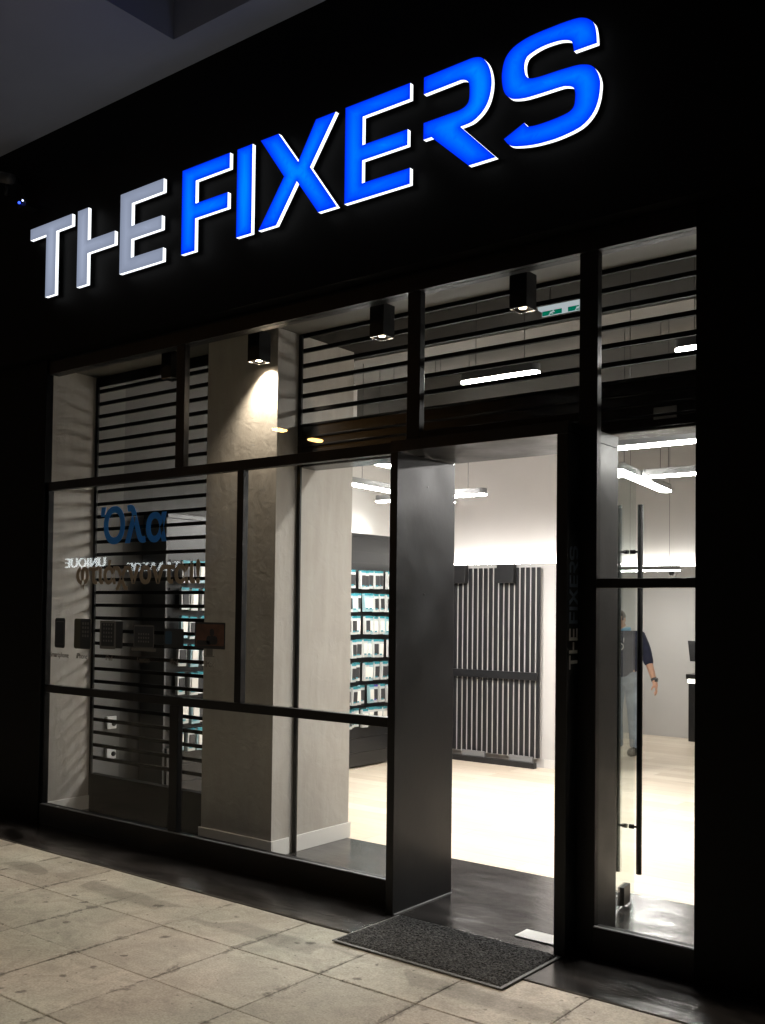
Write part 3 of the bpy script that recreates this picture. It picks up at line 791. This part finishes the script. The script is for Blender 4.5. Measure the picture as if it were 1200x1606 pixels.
# ------------------------------------------------------------------ stickers on the left pane
def sticker_text(name, body, size, x, z, mt, label, squeeze=1, bold=0):
    o = text_mesh(name, body, size, mt, None, .0008, bold, squeeze)
    o.rotation_euler = (R(90), 0, 0); o.location = (x, .0165, z)
    return tag(o, label, 'lettering')
sticker_text('window_lettering', 'Όλα', .33, -5.19, 2.135, 'decal_blue', 'blue Greek word across the upper left display pane', 1.0, .009)
sticker_text('window_lettering', 'φτιάχνονται!', .205, -5.155, 1.815, 'decal_taupe', 'dull brown Greek word under the blue one on the left pane', 1.06, .006)
def rrect(bm, x0, x1, z0, z1, r, y0, y1):
    pts = []
    for cx, cz, a0 in ((x1-r, z1-r, 0), (x0+r, z1-r, 90), (x0+r, z0+r, 180), (x1-r, z0+r, 270)):
        for i in range(5): a = R(a0+90*i/4); pts.append((cx+r*math.cos(a), cz+r*math.sin(a)))
    poly(bm, [(a, y0, b) for a, b in pts], (0, y1-y0, 0))
def sticker(name, label, x, z):
    return thing(name, label, 'sticker', (x, .0172, z), 0, 'device stickers on the left pane')
def layer(t, name, mt, k, rects):
    bm = new()
    for a in rects: rrect(bm, *a, -.0006-.0007*k, -.0001-.0007*k)
    return obj(name, bm, mt, t)
def icons(cx, cz, n, m_, s, g_):
    return [(cx+(i-(n-1)/2)*g_-s/2, cx+(i-(n-1)/2)*g_+s/2, cz+(j-(m_-1)/2)*g_-s/2, cz+(j-(m_-1)/2)*g_+s/2, s*.2) for i in range(n) for j in range(m_)]
zc = 1.395
s1 = sticker('phone_sticker', 'sticker of a single slim black smartphone, farthest left on the pane', -5.998, zc)
layer(s1, 'case', 'decal_black', 0, [(-.062, .062, -.108, .108, .018)]); layer(s1, 'display', 'decal_grey', 1, [(-.050, .050, -.082, .085, .003)]); layer(s1, 'display', 'decal_black', 2, [(-.046, .046, -.08, .08, .002)])
s2_ = sticker('phone_sticker', 'sticker of two overlapping phones, back olive and front with small app icons', -5.728, zc)
layer(s2_, 'back_phone', 'decal_olive', 0, [(-.098, .03, -.107, .107, .018)]); layer(s2_, 'case', 'decal_black', 1, [(-.025, .098, -.107, .107, .018)]); layer(s2_, 'app_icons', 'decal_grey', 2, icons(.036, .03, 3, 4, .018, .029))
s3 = sticker('tablet_sticker', 'sticker of a pale framed tablet with app icons beside a black one', -5.40, zc)
layer(s3, 'case', 'decal_black', 0, [(.03, .127, -.09, .095, .01)]); layer(s3, 'frame', 'decal_grey', 1, [(-.127, .052, -.098, .098, .012)]); layer(s3, 'display', 'decal_black', 2, [(-.108, .033, -.078, .082, .003)]); layer(s3, 'app_icons', 'decal_grey', 3, icons(-.037, .015, 4, 5, .014, .028))
s4 = sticker('laptop_sticker', 'sticker of an open grey laptop with a dark screen', -5.05, 1.385)
layer(s4, 'lid', 'decal_grey', 0, [(-.105, .105, -.065, .085, .01)]); layer(s4, 'display', 'decal_black', 1, [(-.098, .098, -.062, .076, .003)]); layer(s4, 'keyboard', 'decal_grey', 1, [(-.13, .13, -.09, -.068, .008)]); layer(s4, 'app_icons', 'decal_grey', 2, icons(0, .0, 5, 3, .012, .025))
s5 = sticker('screen_sticker', 'sticker of a small dark screen with a faint blue streak', -4.745, 1.39)
layer(s5, 'case', 'decal_black', 0, [(-.095, .095, -.062, .062, .006)]); layer(s5, 'display', 'screen_blue', 1, [(-.085, -.02, -.04, .045, .01)])
s6 = sticker('computer_sticker', 'sticker of a desktop computer showing a reddish brown picture', -4.403, 1.415)
layer(s6, 'case', 'decal_black', 0, [(-.14, .14, -.082, .085, .005)]); layer(s6, 'picture', 'tv_picture', 1, [(-.128, .128, -.062, .073, .003)])
layer(s6, 'silhouette', 'decal_black', 2, [(-.12, .0, -.06, -.03, .01), (-.03, .07, -.055, .0, .02), (.0, .04, .0, .045, .018)])
layer(s6, 'stand', 'decal_grey', 1, [(-.03, .03, -.125, -.0825, .003), (-.045, .045, -.132, -.126, .002)])
for tx, x in (('Smartphone', -6.0), ('iPhone', -5.73), ('iPad', -5.42), ('Laptop', -5.05), ('iPod', -4.74), ('iMac', -4.40)):
    sticker_text('caption_lettering', tx, .052, x, 1.235, 'decal_caption', {'Smartphone': 'small grey caption under the single phone sticker', 'iPhone': 'small grey caption under the two phones sticker', 'iPad': 'small grey caption under the tablet sticker', 'Laptop': 'small grey caption under the laptop sticker', 'iPod': 'small grey caption under the little screen sticker', 'iMac': 'small grey caption under the desktop computer sticker'}[tx], .9, 0)

# ------------------------------------------------------------------ camera on the facade, top left
sec = thing('security_camera', 'grey security camera with two blue lights at the far left of the black facade', 'camera', (-6.42, -.113, 4.62))
bm = new(); tube(bm, (0, 0, .16), (0, -.10, .16), .03, 12); tube(bm, (0, -.10, .17), (0, -.12, .02), .014, 8); obj('bracket', bm, 'black_steel', sec, True)
bm = new(); tube(bm, (-.12, -.12, .19), (.09, -.14, .11), .04, 16); obj('body', bm, 'camera_grey', sec, True)
bm = new(); ball(bm, (.175, -.12, -.08), .010, 8); obj('led', bm, 'led_blue', sec)
bm = new(); ball(bm, (.22, -.12, -.075), .007, 8); obj('led', bm, 'led_pale', sec)
bm = new(); box(bm, .15, .25, -.112, -.0, -.115, -.088); tube(bm, (.1, -.05, .05), (.2, -.05, -.09), .008, 8); obj('led_holder', bm, 'black_frame', sec)

# ------------------------------------------------------------------ the person inside
PX, PY = -4.41, 6.25
per = thing('person', 'person in a navy hoodie and faded jeans with head bowed, seen through the glass door', 'person', (PX, PY, 0), R(0))
def skin_mesh(name, verts, edges, rad, mt, parent, root=0, lv=2):
    me = bpy.data.meshes.new(name); me.from_pydata([Vector(v) for v in verts], edges, []); me.update()
    o = bpy.data.objects.new(name, me); C.objects.link(o); o.parent = parent
    o.modifiers.new('skin', 'SKIN').use_smooth_shade = True
    lay = me.skin_vertices[0].data
    for i, r in enumerate(rad):
        lay[i].radius = (r, r) if not isinstance(r, tuple) else r; lay[i].use_root = (i == root)
    sb = o.modifiers.new('sub', 'SUBSURF'); sb.levels = lv; sb.render_levels = lv
    me.materials.append(M[mt]); return o
def chainset(chains):
    V = []; E = []; Rr = []; idx = {}
    for ch in chains:
        prev = None
        for p, r in ch:
            key = tuple(round(c, 4) for c in p)
            if key not in idx: idx[key] = len(V); V.append(p); Rr.append(r)
            i = idx[key]
            if prev is not None and prev != i: E.append((prev, i))
            prev = i
    return V, E, Rr
# facing the viewer's left and slightly down; +x of the body = picture right (the left arm hangs that side)
pelv = (0, 0, .92)
neckb = (-.02, -.03, 1.36)
body_ch = [
 [(pelv, (.15, .11)), ((0, -.005, 1.05), (.135, .10)), ((-.005, -.015, 1.20), (.155, .11)), ((-.015, -.02, 1.31), (.13, .09)), (neckb, .065), ((-.04, -.06, 1.42), .055), ((-.055, -.09, 1.50), (.075, .085)), ((-.06, -.10, 1.55), (.06, .07))],
 [((-.015, -.02, 1.31), (.13, .09)), ((.17, -.01, 1.32), .062), ((.24, -.02, 1.19), .052), ((.29, -.05, 1.06), .045), ((.345, -.08, .93), .036), ((.385, -.10, .845), .026), ((.40, -.105, .80), (.030, .022))],
 [((-.015, -.02, 1.31), (.13, .09)), ((-.19, -.03, 1.31), .062), ((-.25, -.08, 1.17), .05), ((-.24, -.20, 1.04), .042), ((-.17, -.33, .99), .028), ((-.15, -.37, .985), (.03, .02))],
 [(pelv, (.15, .11)), ((.09, 0, .84), .095), ((.11, .0, .50), .065), ((.12, .03, .10), .045), ((.12, .0, .05), .045), ((.125, -.13, .035), .035)],
 [(pelv, (.15, .11)), ((-.09, 0, .84), .095), ((-.11, -.02, .50), .065), ((-.11, .03, .10), .045), ((-.11, .0, .05), .045), ((-.12, -.13, .035), .035)],
]
# fingers of the hanging hand
hb = Vector((.40, -.105, .80))
for k, (dx, dy, ln) in enumerate(((.018, -.02, .075), (.012, -.005, .085), (.004, .008, .08), (-.006, .02, .062))):
    p1 = hb+Vector((dx*.9, dy, -.035)); p2 = p1+Vector((dx*.2, 0, -ln*.5)); p3 = p2+Vector((-.022, -.004, -ln*.42))
    body_ch.append([(tuple(hb), (.030, .022)), (tuple(p1), .010), (tuple(p2), .009), (tuple(p3), .007)])
body_ch.append([(tuple(hb), (.030, .022)), (tuple(hb+Vector((-.028, -.02, -.018))), .011), (tuple(hb+Vector((-.038, -.03, -.055))), .009)])
hb2 = Vector((-.15, -.37, .985))
for k, (dx, dz, ln) in enumerate(((.0, .022, .07), (.004, .007, .08), (.004, -.008, .075), (0, -.022, .06))):
    p1 = hb2+Vector((.03, -.025, dz)); p2 = p1+Vector((ln*.4, -ln*.3, -.005)); p3 = p2+Vector((ln*.3, -.005, -.02))
    body_ch.append([(tuple(hb2), (.03, .02)), (tuple(p1), .010), (tuple(p2), .009), (tuple(p3), .007)])
body_ch.append([(tuple(hb2), (.03, .02)), (tuple(hb2+Vector((.02, .01, .035))), .011), (tuple(hb2+Vector((.05, .0, .05))), .009)])
skin_mesh('body', *chainset(body_ch), 'skin', per)
hood = [
 [((0, 0, .84), (.17, .14)), ((0, 0, .93), (.175, .135)), ((0, -.005, 1.05), (.16, .125)), ((-.005, -.015, 1.20), (.178, .13)), ((-.015, -.02, 1.31), (.15, .11)), ((-.02, -.028, 1.37), .082)],
 [((-.015, -.02, 1.31), (.15, .11)), ((.175, -.01, 1.32), .08), ((.24, -.02, 1.19), .07), ((.285, -.048, 1.07), .06), ((.315, -.064, 1.0), .052)],
 [((-.015, -.02, 1.31), (.15, .11)), ((-.195, -.03, 1.31), .08), ((-.25, -.08, 1.17), .068), ((-.24, -.20, 1.04), .055), ((-.20, -.28, 1.01), .045)]]
skin_mesh('hoodie', *chainset(hood), 'navy', per)
jean = [[((0, 0, 1.0), (.15, .115)), ((0, 0, .93), (.165, .125)), ((.09, 0, .83), .112), ((.11, .0, .50), .085), ((.12, .03, .12), .075), ((.12, .028, .07), .078)],
        [((0, 0, .93), (.165, .125)), ((-.09, 0, .83), .112), ((-.11, -.02, .50), .085), ((-.11, .03, .12), .075), ((-.11, .028, .07), .078)]]
skin_mesh('jeans', *chainset(jean), 'denim', per)
for sx, sy in ((.122, 0), (-.115, 0)):
    skin_mesh('shoe', [(sx, .05, .05), (sx, -.05, .05), (sx+.003, -.16, .04)], [(0, 1), (1, 2)], [.055, .055, .045], 'shoe', per, lv=1)
bm = new(); ball(bm, (-.055, -.075, 1.545), .093, 18, (.88, 1, .85))
ve = [v for v in bm.verts if v.co.y < -.13 and v.co.z < 1.58]; bmesh.ops.delete(bm, geom=ve, context='VERTS')
obj('hair', bm, 'hair', per, True)
bm = new()
for sgn in (-1, 1):
    ball(bm, (-.055+sgn*.078, -.075, 1.505), .026, 10, (.35, .7, 1.1))
ball(bm, (-.07, -.185, 1.485), .016, 8, (.8, 1, 1.2)); obj('ear', bm, 'skin', per, True)
bm = new()
for sgn in (-1, 1): ball(bm, (-.065+sgn*.03, -.165, 1.515), .008, 8)
box(bm, -.085, -.045, -.172, -.165, 1.452, 1.458); obj('eye', bm, 'hair', per)
bm = new(); tube(bm, (-.02, -.10, 1.375), (-.005, -.155, 1.24), .005, 8); tube(bm, (.03, -.10, 1.37), (.045, -.15, 1.26), .005, 8)
for a in range(10):
    t0, t1 = 2*math.pi*a/10, 2*math.pi*(a+1)/10
    tube(bm, (.01+.035*math.cos(t0), -.155, 1.21+.035*math.sin(t0)), (.01+.035*math.cos(t1), -.155, 1.21+.035*math.sin(t1)), .006, 6)
obj('drawstring', bm, 'cord_white', per)
bm = new(); tube(bm, (-.085, -.075, 1.365), (.075, -.035, 1.40), .03, 12); obj('collar', bm, 'pale_blue', per, True)
bm = new()
for k in range(5): ball(bm, (.262+.014*k, -.055-.006*k, 1.20-.045*k), .018, 8, (1, 1, 1.2))
obj('sleeve_badge', bm, 'cord_white', per)
bm = new(); tube(bm, (.372, -.093, .872), (.384, -.10, .848), .0335, 14); box(bm, .395, .425, -.13, -.095, .84, .88, bev=.004); obj('watch', bm, 'case_dark', per)

# ------------------------------------------------------------------ street behind the viewer (mirrored in the panes, plus one added lamp)
def street_lamp(x, y, h, reach, dirx, label, bulb, energy, tgt, grp=None, spread=150):
    t = thing('street_lamp', label, 'street lamp', (x, y, -.13 if y < -5.1 and y > -14 else 0), 0, grp)
    bm = new(); tube(bm, (0, 0, 0), (0, 0, h*.93), .085, 16, .05); tube(bm, (0, 0, 0), (0, 0, .35), .12, 16, .10); obj('pole', bm, 'pole_green', t, True)
    bm = new(); px = None
    for i in range(7):
        a = i/6; p = (dirx[0]*reach*a, dirx[1]*reach*a, h*.93+(h*.07)*math.sin(a*math.pi/2))
        if px: tube(bm, px, p, .035, 10)
        px = p
    obj('arm', bm, 'pole_green', t, True)
    hx, hy = dirx[0]*(reach+.2), dirx[1]*(reach+.2)
    bm = new(); box(bm, hx-.14, hx+.14, hy-.3, hy+.3, h-.02, h+.10, bev=.03); obj('lamp_head', bm, 'galvanised', t)
    bm = new(); box(bm, hx-.13, hx+.13, hy-.25, hy+.25, h-.10, h-.021, bev=.03); obj('lamp_glass', bm, bulb, t)
    if energy:
        l = bpy.data.lights.new('added_street_light', 'SPOT'); l.energy = energy; l.color = (1, .87, .70); l.spot_size = R(spread); l.spot_blend = .5; l.shadow_soft_size = .22
        lo = bpy.data.objects.new('added_street_light', l); C.objects.link(lo); lo.parent = t; lo.location = (hx, hy, h-.08)
        d = Vector(tgt)-Vector((x+hx, y+hy, h)); lo.rotation_euler = d.to_track_quat('-Z', 'Y').to_euler()
    return t
street_lamp(-5.2, -7.9, 11.6, 1.1, (0, 1), 'added tall street lamp out of view, lighting the pavement', 'added_bulb', 6300, (-3.4, -1.4, 0), None, 95)  # unseen lamp added to light the pavement, high so the canopy shades the front
street_lamp(-22.96, -20.9, 7.6, .8, (0, 1), 'street lamp with orange light across the road, left one of a pair', 'street_bulb', 0, None)
street_lamp(-21.33, -20.9, 7.1, .8, (0, 1), 'street lamp with orange light across the road, right one of a pair', 'street_bulb', 0, None)
ob = thing('opposite_building', 'plain dark building across the road with unlit windows', 'building', (0, -23.6, 0))
bm = new(); box(bm, -60, 20, -8, 0, 0, 14); obj('wall', bm, 'facade_paint', ob)
bm = new()
for i in range(24):
    for j in range(3): box(bm, -58+i*3.2, -56.4+i*3.2, .001, .03, 5.2+j*3, 6.9+j*3)
obj('window', bm, 'dark_window', ob)
bm = new()
for i in range(14): box(bm, -58+i*5.5, -54+i*5.5, .001, .03, .3, 2.6)
obj('shop_window', bm, 'dark_window', ob)
fs1 = text_mesh('far_sign', 'UNIQUE', .62, 'far_sign', None, .03, 0, 1.3)
fs1.rotation_euler = (R(90), 0, R(180)); fs1.location = (-38.6, -23.53, 3.52); tag(fs1, 'white lit sign on the building across the road, mirrored in the left pane', 'sign')
fs2 = text_mesh('far_sign', 'ΤΑΛΑΣΟΕ', .5, 'far_sign', None, .03, 0, 1.5)
fs2.rotation_euler = (R(90), 0, R(180)); fs2.location = (-33.8, -23.53, 3.25); tag(fs2, 'second white lit sign across the road, mirrored beside the first', 'sign')
